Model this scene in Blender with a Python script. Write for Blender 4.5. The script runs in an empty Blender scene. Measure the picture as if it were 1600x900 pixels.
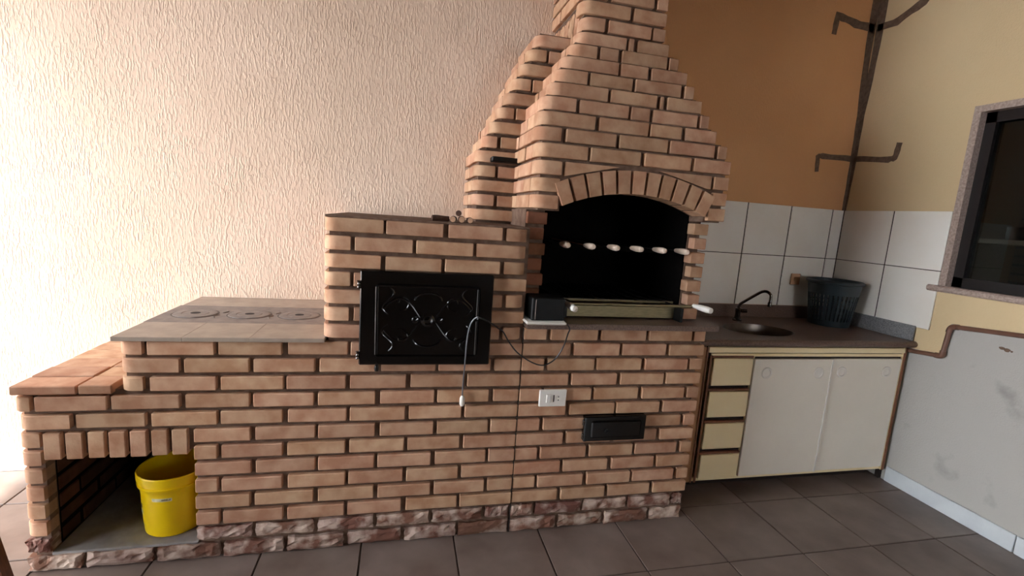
import bpy, bmesh, math, random
from mathutils import Vector, Matrix
random.seed(7)
C = bpy.context.scene.collection
# ------------------------------------------------------------------ camera
cam_d = bpy.data.cameras.new('camera'); cam = bpy.data.objects.new('camera', cam_d); C.objects.link(cam)
cam_d.sensor_width = 36; cam_d.lens = 743.18 / 1600 * 36; cam_d.clip_start = .02
rt, up, fw = Vector((.97295671, -.22019571, .0697788)), Vector((-.03402497, .16217095, .98617589)), Vector((.2284678, .96188067, -.15029316))
cam.matrix_world = Matrix(((rt.x, up.x, -fw.x, 1.2222), (rt.y, up.y, -fw.y, -1.7938), (rt.z, up.z, -fw.z, 1.3421), (0, 0, 0, 1)))
bpy.context.scene.camera = cam
# ------------------------------------------------------------------ daylight and exposure
w = bpy.data.worlds.new('sky'); bpy.context.scene.world = w; w.use_nodes = True
bg = w.node_tree.nodes['Background']; bg.inputs[0].default_value = (.90, .95, 1, 1); bg.inputs[1].default_value = 23.5
sd = bpy.data.lights.new('sun', 'SUN'); sd.energy = 20; sd.angle = .03; sd.color = (1, .93, .82)
sun = bpy.data.objects.new('sun', sd); C.objects.link(sun); sun.rotation_euler = Vector((.49, .12, -.86)).to_track_quat('-Z', 'Y').to_euler()
vs = bpy.context.scene.view_settings
vs.view_transform = 'Standard'; vs.look = 'None'; vs.gamma = 1; vs.use_curve_mapping = False; vs.exposure = -0.22
# ------------------------------------------------------------------ measures (metres)
W, D, P, ZC = 3.957, .7344, .065, 2.95          # right wall, back wall, brick course, ceiling
XE, XS, XO, XV = 2.54, 1.710, .95, .30         # base end, seam, oven left, stove left
HB = 1.372                                     # hood bottom
LX = -1.7                                      # where the roof ends on the open side
# ------------------------------------------------------------------ materials
def lin(c): return tuple(((v/255)/12.92 if v/255 <= .04045 else ((v/255+.055)/1.055)**2.4) for v in c) + (1,)
def mat(name, c1, c2=None, scale=20, rough=.8, bump=0, bscale=60, rand=0, metal=0, detail=4, stretch=(1, 1, 1), spec=.5, coat=0, lo=.35, hi=.65):
    m = bpy.data.materials.new(name); m.use_nodes = True; nt = m.node_tree; b = nt.nodes['Principled BSDF']
    b.inputs['Roughness'].default_value = rough; b.inputs['Metallic'].default_value = metal
    b.inputs['Specular IOR Level'].default_value = spec; b.inputs['Coat Weight'].default_value = coat
    tc = nt.nodes.new('ShaderNodeTexCoord'); mp = nt.nodes.new('ShaderNodeMapping'); mp.inputs['Scale'].default_value = stretch
    oi = nt.nodes.new('ShaderNodeObjectInfo'); ad = nt.nodes.new('ShaderNodeVectorMath'); ad.operation = 'ADD'
    sc = nt.nodes.new('ShaderNodeVectorMath'); sc.operation = 'SCALE'; sc.inputs[3].default_value = 37.0 if rand else 0
    cb = nt.nodes.new('ShaderNodeCombineXYZ')
    for i in range(3): nt.links.new(oi.outputs['Random'], cb.inputs[i])
    nt.links.new(cb.outputs[0], sc.inputs[0]); nt.links.new(tc.outputs['Object'], ad.inputs[0]); nt.links.new(sc.outputs[0], ad.inputs[1])
    nt.links.new(ad.outputs[0], mp.inputs[0])
    n = nt.nodes.new('ShaderNodeTexNoise'); n.inputs['Scale'].default_value = scale; n.inputs['Detail'].default_value = detail
    nt.links.new(mp.outputs[0], n.inputs[0])
    r = nt.nodes.new('ShaderNodeValToRGB'); r.color_ramp.elements[0].color = lin(c1); r.color_ramp.elements[1].color = lin(c2 or c1)
    r.color_ramp.elements[0].position = lo; r.color_ramp.elements[1].position = hi
    nt.links.new(n.outputs[0], r.inputs[0]); col = r.outputs[0]
    if rand:
        hs = nt.nodes.new('ShaderNodeHueSaturation'); mr = nt.nodes.new('ShaderNodeMapRange')
        mr.inputs['To Min'].default_value = 1-rand; mr.inputs['To Max'].default_value = 1+rand*.8
        nt.links.new(oi.outputs['Random'], mr.inputs[0]); nt.links.new(mr.outputs[0], hs.inputs['Value'])
        wn = nt.nodes.new('ShaderNodeTexWhiteNoise'); wn.noise_dimensions = '1D'; nt.links.new(oi.outputs['Random'], wn.inputs['W'])
        m2 = nt.nodes.new('ShaderNodeMapRange'); m2.inputs['To Min'].default_value = .5-rand*.06; m2.inputs['To Max'].default_value = .5+rand*.03
        nt.links.new(wn.outputs[0], m2.inputs[0]); nt.links.new(m2.outputs[0], hs.inputs['Hue'])
        nt.links.new(col, hs.inputs['Color']); col = hs.outputs[0]
    nt.links.new(col, b.inputs['Base Color'])
    if bump:
        n2 = nt.nodes.new('ShaderNodeTexNoise'); n2.inputs['Scale'].default_value = bscale; n2.inputs['Detail'].default_value = 5
        bp = nt.nodes.new('ShaderNodeBump'); bp.inputs['Strength'].default_value = 1; bp.inputs['Distance'].default_value = bump
        nt.links.new(mp.outputs[0], n2.inputs[0]); nt.links.new(n2.outputs[0], bp.inputs['Height']); nt.links.new(bp.outputs[0], b.inputs['Normal'])
    return m
BR = mat('terracotta_brick', (174, 130, 101), (198, 161, 131), 14, .85, .0012, 70, rand=.13, spec=.25)
RB = mat('crumbling_brick', (120, 84, 70), (188, 166, 152), 16, .95, .004, 55, rand=.2, spec=.2, lo=.42, hi=.62)
MO = mat('mortar', (100, 78, 66), (124, 102, 88), 25, .95, .002, 90, spec=.1)
SOOT_SHADE = mat('soot_and_shade', (9, 8, 8), (15, 13, 12), 12, .95, .002, 40, spec=.05)  # firebox soot; in the log box the same black is painted shade
DBR = mat('dark_brick', (120, 78, 58), (146, 98, 74), 14, .9, .001, 70, rand=.12, spec=.2)  # darker brick, used for the grill's left jamb
BLK = mat('black_enamel', (5, 6, 7), (8, 9, 10), 30, .16, 0, spec=.6)
BLKM = mat('black_iron', (8, 8, 9), (12, 12, 13), 30, .5, .0004, 200, spec=.25)
IRON = mat('cast_iron_plate', (112, 102, 98), (132, 120, 113), 25, .55, .0006, 120, spec=.4)
SLABT = mat('stove_slab', (150, 134, 120), (164, 147, 132), 18, .6, .0006, 120, rand=.03)
GRAN = mat('granite', (84, 64, 55), (114, 92, 80), 160, .4, .0002, 200, detail=8)
GRANG = mat('speckled_grey_granite', (105, 105, 108), (150, 148, 148), 200, .35, 0, detail=8)
STONE = mat('pale_stone', (150, 130, 120), (186, 166, 154), 90, .5, .0003, 150, detail=8)
STEEL = mat('stainless_steel', (128, 118, 90), (146, 134, 104), 30, .5, .0003, 60, metal=.85, stretch=(1, 8, 8))
CHR = mat('chrome', (96, 90, 88), (120, 114, 110), 30, .15, 0, metal=1)
WOODH = mat('pale_turned_wood', (222, 196, 176), (236, 214, 196), 40, .45, .0003, 90, stretch=(1, .2, 1))
WOODR = mat('reddish_wood', (176, 104, 84), (192, 122, 98), 40, .5, .0003, 90)
WHITE = mat('white_plastic', (226, 220, 212), (234, 228, 220), 10, .4)
STICK = mat('dark_bark', (62, 38, 30), (86, 56, 42), 60, .9, .001, 120)
CUT = mat('cut_wood_end', (168, 128, 100), (192, 152, 122), 60, .8, .0003, 120)
YEL = mat('yellow_plastic', (246, 206, 8), (250, 214, 12), 8, .32, 0, spec=.5)
PAPER = mat('paper_label', (236, 226, 190), (206, 196, 150), 90, .7)
INK = mat('dark_ink', (74, 60, 44), (90, 76, 50), 50, .7)
CREAM = mat('cream_laminate', (248, 226, 178), (250, 230, 186), 6, .45)
DOORW = mat('offwhite_laminate', (232, 222, 208), (238, 228, 214), 3, .4)
EDGE = mat('brown_edge_wood', (112, 66, 40), (136, 84, 54), 40, .55, .0004, 80, stretch=(4, 4, .6))
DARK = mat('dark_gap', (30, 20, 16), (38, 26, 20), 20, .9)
KNOB = mat('round_grey_plastic', (228, 220, 210), (232, 224, 214), 10, .4)
TILE = mat('white_glazed_tile', (240, 234, 224), (244, 240, 232), 5, .22, .0002, 8, rand=.025)
FT = mat('worn_floor_tile', (96, 80, 72), (126, 112, 104), 5, .38, .0005, 30, rand=.05, detail=8, lo=.3, hi=.7)
GROUT = mat('dark_grout', (60, 50, 44), (74, 62, 56), 30, .95)
CONC = mat('grey_concrete', (130, 124, 122), (152, 146, 142), 14, .9, .001, 60)
PIPE = mat('brown_pvc_pipe', (104, 72, 60), (116, 82, 68), 10, .35)
PATCH = mat('cement_patch', (96, 76, 62), (116, 94, 78), 40, .95, .001, 80)
BASEB = mat('pale_skirting', (196, 200, 204), (208, 212, 214), 9, .4)
BASK = mat('dark_teal_plastic', (22, 36, 42), (28, 44, 50), 10, .4)
SINK = mat('sink_steel', (92, 84, 78), (110, 100, 92), 20, .35, 0, metal=.8)
FRAME = mat('dark_window_frame', (20, 15, 16), (27, 21, 21), 20, .4)
LEGW = mat('varnished_wood', (96, 52, 34), (118, 66, 44), 30, .4, .0003, 60, stretch=(6, 6, .8))
CEIL = mat('ceiling_paint', (84, 72, 62), (92, 80, 70), 3, .9)
CABLE = mat('dark_cable', (26, 26, 30), None, 10, .35)
GCABLE = mat('grey_cable', (96, 96, 102), None, 10, .3)
POT = mat('dull_metal_pot', (120, 124, 130), (140, 142, 146), 10, .4, metal=.5)
SHELFM = mat('shelf_board', (150, 138, 122), (160, 148, 132), 20, .6)
CHB = mat('shade_darkened_brick', (62, 40, 30), (84, 56, 42), 12, .95, .001, 70, rand=.15, spec=.1)  # brick copy with the log box's inner shade put into its colour
RINGM = mat('groove_dark', (74, 66, 62), None, 20, .7)  # darker tone for the rings around the lids
OUTB = mat('beige_plastic', (196, 150, 112), (204, 158, 120), 10, .5)

def plaster(name, c1, c2, bump, streak, low=None, zsplit=0):
    m = mat(name, c1, c2, 1.6, .9, spec=.15, detail=3); nt = m.node_tree; b = nt.nodes['Principled BSDF']
    tc = nt.nodes.new('ShaderNodeTexCoord'); mp = nt.nodes.new('ShaderNodeMapping'); mp.inputs['Scale'].default_value = (1, 1, streak)
    nt.links.new(tc.outputs['Object'], mp.inputs[0])
    n = nt.nodes.new('ShaderNodeTexNoise'); n.inputs['Scale'].default_value = 130; n.inputs['Detail'].default_value = 3; nt.links.new(mp.outputs[0], n.inputs[0])
    n3 = nt.nodes.new('ShaderNodeTexNoise'); n3.inputs['Scale'].default_value = 7; nt.links.new(tc.outputs['Object'], n3.inputs[0])
    r = nt.nodes.new('ShaderNodeValToRGB'); r.color_ramp.elements[0].position = .46; r.color_ramp.elements[1].position = .62
    nt.links.new(n.outputs[0], r.inputs[0])
    mu = nt.nodes.new('ShaderNodeMath'); mu.operation = 'MULTIPLY'; nt.links.new(r.outputs[0], mu.inputs[0]); nt.links.new(n3.outputs[0], mu.inputs[1])
    bp = nt.nodes.new('ShaderNodeBump'); bp.inputs['Distance'].default_value = bump; nt.links.new(mu.outputs[0], bp.inputs['Height']); nt.links.new(bp.outputs[0], b.inputs['Normal'])
    if low:
        src = b.inputs['Base Color'].links[0].from_socket
        sx = nt.nodes.new('ShaderNodeSeparateXYZ'); geo = nt.nodes.new('ShaderNodeNewGeometry'); nt.links.new(geo.outputs['Position'], sx.inputs[0])
        st = nt.nodes.new('ShaderNodeMath'); st.operation = 'LESS_THAN'; st.inputs[1].default_value = zsplit; 
        gy = nt.nodes.new('ShaderNodeMath'); gy.operation = 'GREATER_THAN'; gy.inputs[1].default_value = .012; nt.links.new(sx.outputs[1], gy.inputs[0])
        sb_ = nt.nodes.new('ShaderNodeMath'); sb_.operation = 'MULTIPLY_ADD'; sb_.inputs[1].default_value = .175; nt.links.new(gy.outputs[0], sb_.inputs[0]); nt.links.new(sx.outputs[2], sb_.inputs[2])
        nt.links.new(sb_.outputs[0], st.inputs[0])
        mx = nt.nodes.new('ShaderNodeMix'); mx.data_type = 'RGBA'; nt.links.new(st.outputs[0], mx.inputs[0]); nt.links.new(src, mx.inputs[6])
        n4 = nt.nodes.new('ShaderNodeTexNoise'); n4.inputs['Scale'].default_value = 5; n4.inputs['Detail'].default_value = 6; nt.links.new(tc.outputs['Object'], n4.inputs[0])
        r4 = nt.nodes.new('ShaderNodeValToRGB'); r4.color_ramp.elements[0].position = .3; r4.color_ramp.elements[1].position = .42
        r4.color_ramp.elements[0].color = lin([v*.86 for v in low]); r4.color_ramp.elements[1].color = lin(low)
        nt.links.new(n4.outputs[0], r4.inputs[0]); nt.links.new(r4.outputs[0], mx.inputs[7]); nt.links.new(mx.outputs[2], b.inputs['Base Color'])
    return m
WALLP = plaster('peach_textured_plaster', (216, 190, 168), (223, 197, 176), .0026, .28)
WALLO = plaster('orange_paint_warm_light', (214, 160, 112), (220, 168, 120), .0006, .6)  # more orange paint, with warm dim light partly put into the colour
WALLR = plaster('cream_paint', (214, 190, 150), (220, 196, 156), .0006, .8, low=(178, 174, 168), zsplit=.955)
GL = bpy.data.materials.new('window_glass'); GL.use_nodes = True
_b = GL.node_tree.nodes['Principled BSDF']; _b.inputs['Transmission Weight'].default_value = 1; _b.inputs['Roughness'].default_value = .02
_b.inputs['Base Color'].default_value = (.22, .25, .24, 1); _b.inputs['IOR'].default_value = 1.45

# ------------------------------------------------------------------ mesh helpers
class M:
    def __init__(s): s.v = []; s.f = []
    def add(s, vs, fs):
        n = len(s.v); s.v += [tuple(v) for v in vs]; s.f += [tuple(i+n for i in f) for f in fs]; return s
    def box(s, x0, x1, y0, y1, z0, z1):
        return s.add([(x0,y0,z0),(x1,y0,z0),(x1,y1,z0),(x0,y1,z0),(x0,y0,z1),(x1,y0,z1),(x1,y1,z1),(x0,y1,z1)],
                     [(0,3,2,1),(4,5,6,7),(0,1,5,4),(1,2,6,5),(2,3,7,6),(3,0,4,7)])
    def cbox(s, x0, x1, y0, y1, z0, z1, b):       # chamfered box
        vs, idx = [], {}
        for sx in (0,1):
            for sy in (0,1):
                for sz in (0,1):
                    X, Y, Z = (x0,x1)[sx], (y0,y1)[sy], (z0,z1)[sz]; dx, dy, dz = (b,-b)[sx], (b,-b)[sy], (b,-b)[sz]
                    for a in range(3):
                        idx[sx,sy,sz,a] = len(vs); vs.append((X if a == 0 else X+dx, Y if a == 1 else Y+dy, Z if a == 2 else Z+dz))
        fs = []
        for q in (0,1):
            fs += [[idx[q,j,k,0] for j,k in ((0,0),(1,0),(1,1),(0,1))], [idx[j,q,k,1] for j,k in ((0,0),(1,0),(1,1),(0,1))], [idx[j,k,q,2] for j,k in ((0,0),(1,0),(1,1),(0,1))]]
            for r in (0,1):
                fs += [[idx[0,q,r,1],idx[1,q,r,1],idx[1,q,r,2],idx[0,q,r,2]], [idx[q,0,r,0],idx[q,1,r,0],idx[q,1,r,2],idx[q,0,r,2]], [idx[q,r,0,0],idx[q,r,1,0],idx[q,r,1,1],idx[q,r,0,1]]]
                for t in (0,1): fs.append([idx[q,r,t,a] for a in range(3)])
        return s.add(vs, fs)
    def prism(s, pts, a0, a1, ax='z'):             # polygon extruded along an axis
        n = len(pts)
        def T(p, h): return {'z': (p[0],p[1],h), 'y': (p[0],h,p[1]), 'x': (h,p[0],p[1])}[ax]
        return s.add([T(p,a0) for p in pts]+[T(p,a1) for p in pts], [tuple(range(n)), tuple(range(2*n-1,n-1,-1))]+[(i,(i+1)%n,n+(i+1)%n,n+i) for i in range(n)])
    def tube(s, pts, r, n=10, closed=False):
        pts = [Vector(p) for p in pts]; N = len(pts); rs = r if isinstance(r, (list, tuple)) else [r]*N
        vs, prev = [], None
        for i, p in enumerate(pts):
            t = (pts[(i+1) % N]-pts[i-1]) if closed else (pts[min(i+1,N-1)]-pts[max(i-1,0)]); t.normalize()
            if prev is None: a = t.orthogonal().normalized()
            else: a = (prev-t*prev.dot(t)).normalized()
            prev = a; b = t.cross(a)
            vs += [p+(a*math.cos(2*math.pi*k/n)+b*math.sin(2*math.pi*k/n))*rs[i] for k in range(n)]
        fs = [(i*n+k, i*n+(k+1)%n, ((i+1)%N)*n+(k+1)%n, ((i+1)%N)*n+k) for i in range(N if closed else N-1) for k in range(n)]
        if not closed: fs += [tuple(range(n-1,-1,-1)), tuple(range((N-1)*n, N*n))]
        return s.add(vs, fs)
    def lathe(s, prof, c=(0,0,0), n=32, ax=None, cap=True):   # prof: (r, h); axis z or along a vector
        q = Vector((0,0,1)).rotation_difference(Vector(ax)) if ax else None; c = Vector(c); vs = []
        for r, h in prof:
            for k in range(n):
                v = Vector((r*math.cos(2*math.pi*k/n), r*math.sin(2*math.pi*k/n), h))
                if q: v = q @ v
                vs.append(v+c)
        fs = [(i*n+k, i*n+(k+1)%n, (i+1)*n+(k+1)%n, (i+1)*n+k) for i in range(len(prof)-1) for k in range(n)]
        if cap: fs += [tuple(range(n-1,-1,-1)), tuple(range((len(prof)-1)*n, len(prof)*n))]
        return s.add(vs, fs)
    def mesh(s, name, off=(0,0,0), smooth=False):
        me = bpy.data.meshes.new(name); me.from_pydata([(v[0]-off[0], v[1]-off[1], v[2]-off[2]) for v in s.v], [], s.f)
        bm = bmesh.new(); bm.from_mesh(me); bmesh.ops.recalc_face_normals(bm, faces=bm.faces); bm.to_mesh(me); bm.free()
        if smooth:
            me.polygons.foreach_set('use_smooth', [True]*len(me.polygons)); me.set_sharp_from_angle(angle=math.radians(38))
        me.update(); return me
def ctr(m):
    return tuple((min(v[i] for v in m.v)+max(v[i] for v in m.v))/2 for i in range(3))
def org(o): return o.get('org', (0,0,0)) if o else (0,0,0)
def link(name, me, ma, parent, at):
    o = bpy.data.objects.new(name, me); C.objects.link(o)
    if ma and not me.materials: me.materials.append(ma)
    po = org(parent); o.location = [at[i]-po[i] for i in range(3)]; o['org'] = list(at)
    if parent: o.parent = parent
    return o
def obj(name, m, ma, parent=None, smooth=False, label=None):    # one mesh object from world-space geometry
    c = ctr(m); o = link(name, m.mesh(name, c, smooth), ma, parent, c)
    if label: o['label'] = label
    return o
def tag(o, label, cat, group=None):
    o['label'] = label; o['category'] = cat
    if group: o['group'] = group
    return o
def thing(name, label, cat, at, group=None):
    o = bpy.data.objects.new(name, None); C.objects.link(o); o.location = at; o['org'] = list(at); o.empty_display_size = .05
    return tag(o, label, cat, group)
def setting(o): o['kind'] = 'structure'; return o

# ------------------------------------------------------------------ bricks
cache = {}
def brick_mesh(dx, dy, dz, kind, var):
    k = (round(dx*500), round(dy*500), round(dz*500), kind, var)
    if k in cache: return cache[k]
    rnd = random.Random(k[0]*31+k[1]*17+k[2]*7+var); m = M(); x, y, z = dx/2, dy/2, dz/2
    if kind == 'std': m.cbox(-x, x, -y, y, -z, z, .0028)
    elif kind in 'LR':                                        # bull-nosed outer corner
        r = min(.055, dx*.6, dy*.6); arc = [(-x+r-r*math.cos(a), -y+r-r*math.sin(a)) for a in [math.pi/2*i/7 for i in range(8)]]
        pl = [(-x, y)] + arc + [(x, -y), (x, y)]
        if kind == 'R': pl = [(-p[0], p[1]) for p in pl]
        ins = [(p[0]*(1-.006/dx), p[1]*(1-.006/dy)) for p in pl]; n = len(pl)
        rings = [(ins, -z), (pl, -z+.0025), (pl, z-.0025), (ins, z)]
        vs = [(p[0], p[1], h) for ps, h in rings for p in ps]
        fs = [tuple(range(n)), tuple(range(4*n-1, 3*n-1, -1))] + [(a*n+i, a*n+(i+1)%n, (a+1)*n+(i+1)%n, (a+1)*n+i) for a in range(3) for i in range(n)]
        m.add(vs, fs)
    elif kind == 'rough':                                     # crumbled face
        nx, nz = 9, 4; vs = []; fs = []
        for i in range(nx+1):
            for j in range(nz+1):
                e = (i in (0, nx)) or (j in (0, nz))
                vs.append((-x+dx*i/nx+(rnd.uniform(-.004,.004) if 1 else 0), -y+(rnd.uniform(.003,.010) if e else rnd.choice((0,0,.004,.010))*rnd.random()), -z+dz*j/nz+(rnd.uniform(-.005,.001) if j == nz else rnd.uniform(-.001,.004) if j == 0 else rnd.uniform(-.002,.002))))
        for i in range(nx):
            for j in range(nz): fs.append((i*(nz+1)+j, (i+1)*(nz+1)+j, (i+1)*(nz+1)+j+1, i*(nz+1)+j+1))
        per = [i*(nz+1) for i in range(nx+1)] + [nx*(nz+1)+j for j in range(1, nz+1)] + [i*(nz+1)+nz for i in range(nx-1, -1, -1)] + [j for j in range(nz-1, 0, -1)]
        b0 = len(vs); vs += [(vs[p][0], y, vs[p][2]) for p in per]; L = len(per)
        fs += [(per[i], per[(i+1) % L], b0+(i+1) % L, b0+i) for i in range(L)] + [tuple(range(b0, b0+L))]
        m.add(vs, fs)
    me = m.mesh('brick', (0,0,0), smooth=kind in 'LR'); cache[k] = me; return me
NB = {}
def brick(par, x0, x1, z0, z1, y0, dep=.05, kind='std', ma=None, face='f', name='brick', jit=.0022):
    if kind in ('L', 'R') and dep == .05: dep = .078
    ma = ma or BR; NB[par.name] = NB.get(par.name, 0)+1
    var = random.randrange(3) if kind == 'rough' else 0
    j = random.uniform(-jit, jit); rj = random.uniform(-.006, .006) if jit else 0
    if face == 'f': dx, dy, c, rz = x1-x0, dep, ((x0+x1)/2, y0+dep/2+j, (z0+z1)/2), 0
    # side bricks: x0..x1 run along Y, y0 is the X of the face
    elif face == 'l': dx, dy, c, rz = x1-x0, dep, (y0+dep/2+j, (x0+x1)/2, (z0+z1)/2), -math.pi/2
    else: dx, dy, c, rz = x1-x0, dep, (y0-dep/2+j, (x0+x1)/2, (z0+z1)/2), math.pi/2
    me = brick_mesh(dx, dy, z1-z0, kind, var)
    if not me.materials: me.materials.append(ma)
    o = link(name, me, ma, par, c)
    if me.materials[0] != ma: o.material_slots[0].link = 'OBJECT'; o.material_slots[0].material = ma
    o.rotation_euler = (0, random.uniform(-.003, .003) if kind != 'L' else 0, rz)
    return o
BH, BG = .0495, .0155                                          # brick height, joint
def zrow(k): b = (14-k)*P; return b+BG/2, b+BG/2+BH
JX = .0075
def lay(par, joints, xa, xb, k=None, z=None, y=0, ends=('std','std'), **kw):
    """bricks between xa and xb, broken at the joints"""
    js = [j for j in joints if xa+.02 < j < xb-.02]; e = [xa]+js+[xb]
    z0, z1 = z or zrow(k)
    for i in range(len(e)-1):
        kd = ends[0] if i == 0 else ends[1] if i == len(e)-2 else 'std'
        r = random.uniform(-.003, .003)
        brick(par, e[i]+(JX+r if i else 0), e[i+1]-(JX-r if i < len(e)-2 else 0), z0+random.uniform(-.001,.001), z1+random.uniform(-.001,.001), y, kind=kd, **kw)
def joints(k):
    a = .1645 if k % 2 == 0 else .0535
    return [a+.22*n for n in range(0, 13)]
def side(par, x, ya, yb, z, k, face='l', kind='std', ma=None):
    """bricks running back along a side face"""
    off = .11 if k % 2 else .0
    js = [ya+off+.22*n for n in range(-1, 5)]; js = [j for j in js if ya+.03 < j < yb-.03]; e = [ya]+js+[yb]
    for i in range(len(e)-1):
        brick(par, e[i]+(JX if i else 0), e[i+1]-(JX if i < len(e)-2 else 0), z[0], z[1], x, dep=.05, face=face, kind=kind, ma=ma)

# ================================================================== SETTING
def fl(name, m, ma): return setting(obj(name, m, ma))
floor = fl('floor', M().box(-9, W+.15, -9, D+.1, -.12, -.004), GROUT)
tx = [.371+.3675*k for k in range(-4, 11)]; ty = [-.29+.3675*k for k in range(-7, 4)]
tmesh = M().cbox(-.1805, .1805, -.1805, .1805, -.006, .004, .0015).mesh('floor_tile'); tmesh.materials.append(FT)
for i in range(len(tx)-1):
    for jy in range(len(ty)-1):
        x0, x1, y0, y1 = tx[i], tx[i+1], ty[jy], ty[jy+1]
        x1c, y1c = min(x1, W-.002), min(y1, D-.002)
        if x1c-x0 < .05 or y1c-y0 < .03: continue
        if y0 > .05 and x0 > .4 and x1 < 2.5: continue          # under the masonry
        if (x1c, y1c) == (x1, y1): o = link('floor_tile', tmesh, None, floor, ((x0+x1)/2, (y0+y1)/2, -.004))
        else: o = obj('floor_tile', M().cbox(x0+.003, x1c-.003, y0+.003, y1c-.003, -.010, 0, .0015), FT, floor)
fl('trim_1', M().box(-8.8, tx[0]-.006, -8.8, D-.002, -.004, .0), FT)     # paving outside the roof
fl('trim_2', M().box(tx[0]-.003, W-.002, -8.8, ty[0]-.006, -.004, .0), FT)

wb = fl('wall_back', M().box(-9, W+.15, D, D+.15, -.1, ZC+.05), WALLP)
obj('painted_panel', M().box(2.40, W, D-.0015, D+.02, .80, ZC), WALLO, wb, label='smooth orange painted stretch of wall beside the chimney, warm light partly in its colour')
yo0, yo1, zo0, zo1 = -1.25, .085, 1.137, 2.012               # window opening in the right wall
wr = M(); wr.box(W, W+.15, -4, yo0, -.1, ZC+.05); wr.box(W, W+.15, yo1, D, -.1, ZC+.05); wr.box(W, W+.15, yo0, yo1, -.1, zo0); wr.box(W, W+.15, yo0, yo1, zo1, ZC+.05)
wr = fl('wall_right', wr, WALLR)
fl('ceiling', M().box(LX, W+.15, -4, D, ZC, ZC+.1), CEIL)
m = M(); OX0, OX1, OZ0, OZ1 = 2.8, 3.7, 1.1, 1.6        # unseen opening added behind the camera for frontal fill light
m.box(LX, OX0, -4.15, -4, -.1, ZC+.05); m.box(OX1, W+.15, -4.15, -4, -.1, ZC+.05); m.box(OX0, OX1, -4.15, -4, -.1, OZ0); m.box(OX0, OX1, -4.15, -4, OZ1, ZC+.05)
fl('wall_front', m, CEIL)
fl('wall_left', M().box(LX-.15, LX, -4, -1.7, -.1, ZC+.05), CEIL)  # unseen wall, placed to keep daylight coming from the left only
fl('trim_3', M().box(LX-.15, LX, -1.7, D, 2.5, ZC), CEIL)                   # unseen roof beam over the open side, put there to cut high skylight
# wall tiles
def wtile(par, m): obj('wall_tile', m, TILE, par)
for z0, z1 in ((.898, 1.2095), (1.2125, 1.52)):
    for x0, x1 in ((2.62, 2.931), (2.934, 3.241), (3.245, 3.552), (3.556, 3.862), (3.866, W-.009)):
        wtile(wb, M().cbox(x0+.0015, x1-.0015, D-.008, D-.001, z0+.0005, z1-.0005, .001))
    for y0, y1 in ((.4085, D-.010), (.105, .4045)):
        wtile(wr, M().cbox(W-.008, W-.001, y0+.0015, y1-.0015, z0+.0005, z1-.0005, .001))
obj('tile_grout', M().box(2.62, W-.004, D-.005, D, .898, 1.5195), GROUT, wb); obj('tile_grout', M().box(W-.005, W, .107, D-.005, .898, 1.5195), GROUT, wr)
# cement patches filling the cracks
def strip(par, pts, wd, pl, label=None):
    """flat patch 3 mm thick along a polyline; pl = 'b' (x, z on the back wall) or 'r' (y, z on the right wall)"""
    L, R_ = [], []; rnd = random.Random(3); q = []
    for i in range(len(pts)-1):
        for t in (0, .25, .5, .75): q.append(tuple(pts[i][a]+(pts[i+1][a]-pts[i][a])*t for a in (0, 1)))
    q.append(pts[-1]); n = len(q)
    for i, p in enumerate(q):
        a, b = q[max(i-1, 0)], q[min(i+1, n-1)]; d = Vector((b[0]-a[0], b[1]-a[1])).normalized(); nn = Vector((-d.y, d.x))
        wv = (wd[0]+(wd[1]-wd[0])*i/(n-1))/2
        L.append((p[0]+nn.x*wv*rnd.uniform(.8,1.2), p[1]+nn.y*wv*rnd.uniform(.8,1.2))); R_.append((p[0]-nn.x*wv*rnd.uniform(.8,1.2), p[1]-nn.y*wv*rnd.uniform(.8,1.2)))
    m = M(); f = (lambda p, h: (p[0], D-.0015-h, p[1])) if pl == 'b' else (lambda p, h: (W-h, p[0], p[1]))
    vs = [f(p, .003) for p in L]+[f(p, .003) for p in R_]+[f(p, -.003) for p in L]+[f(p, -.003) for p in R_]
    fs = []
    for i in range(n-1):
        fs += [(i, i+1, n+i+1, n+i), (i, i+1, 2*n+i+1, 2*n+i), (n+i, n+i+1, 3*n+i+1, 3*n+i)]
    fs += [(0, n, 3*n, 2*n), (n-1, 2*n-1, 4*n-1, 3*n-1)]
    m.add(vs, fs); obj('crack_patch', m, PATCH, par, label=label)
strip(wb, [(3.945, 1.52), (3.950, 1.8), (3.945, 2.1), (3.925, 2.5), (3.93, ZC)], (.02, .05), 'b')
strip(wr, [(.728, 1.52), (.722, 1.8), (.724, 2.1), (.705, 2.5), (.71, ZC)], (.012, .05), 'r')
strip(wb, [(3.95, 1.838), (3.72, 1.836), (3.687, 1.83), (3.697, 1.74)], (.036, .024), 'b')
strip(wr, [(.725, 1.838), (.50, 1.815), (.468, 1.82), (.455, 1.905)], (.034, .03), 'r')
strip(wb, [(3.94, 2.60), (3.80, 2.61), (3.665, 2.635), (3.662, 2.53)], (.05, .03), 'b')
strip(wr, [(.72, 2.60), (.60, 2.60), (.46, 2.655), (.44, 2.70)], (.04, .045), 'r')
# small marks on the right wall
m = M()
for y, z, a, b in ((-.212, .892, .012, .007), (-.232, .888, .013, .009), (-.250, .886, .005, .004)):
    m.prism([(y+a*math.cos(t)*(1+.2*math.sin(3*t)), z+b*math.sin(t)) for t in [2*math.pi*i/9 for i in range(9)]], W-.0015, W+.001, 'x')
obj('chipped_paint', m, PATCH, wr)
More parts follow.
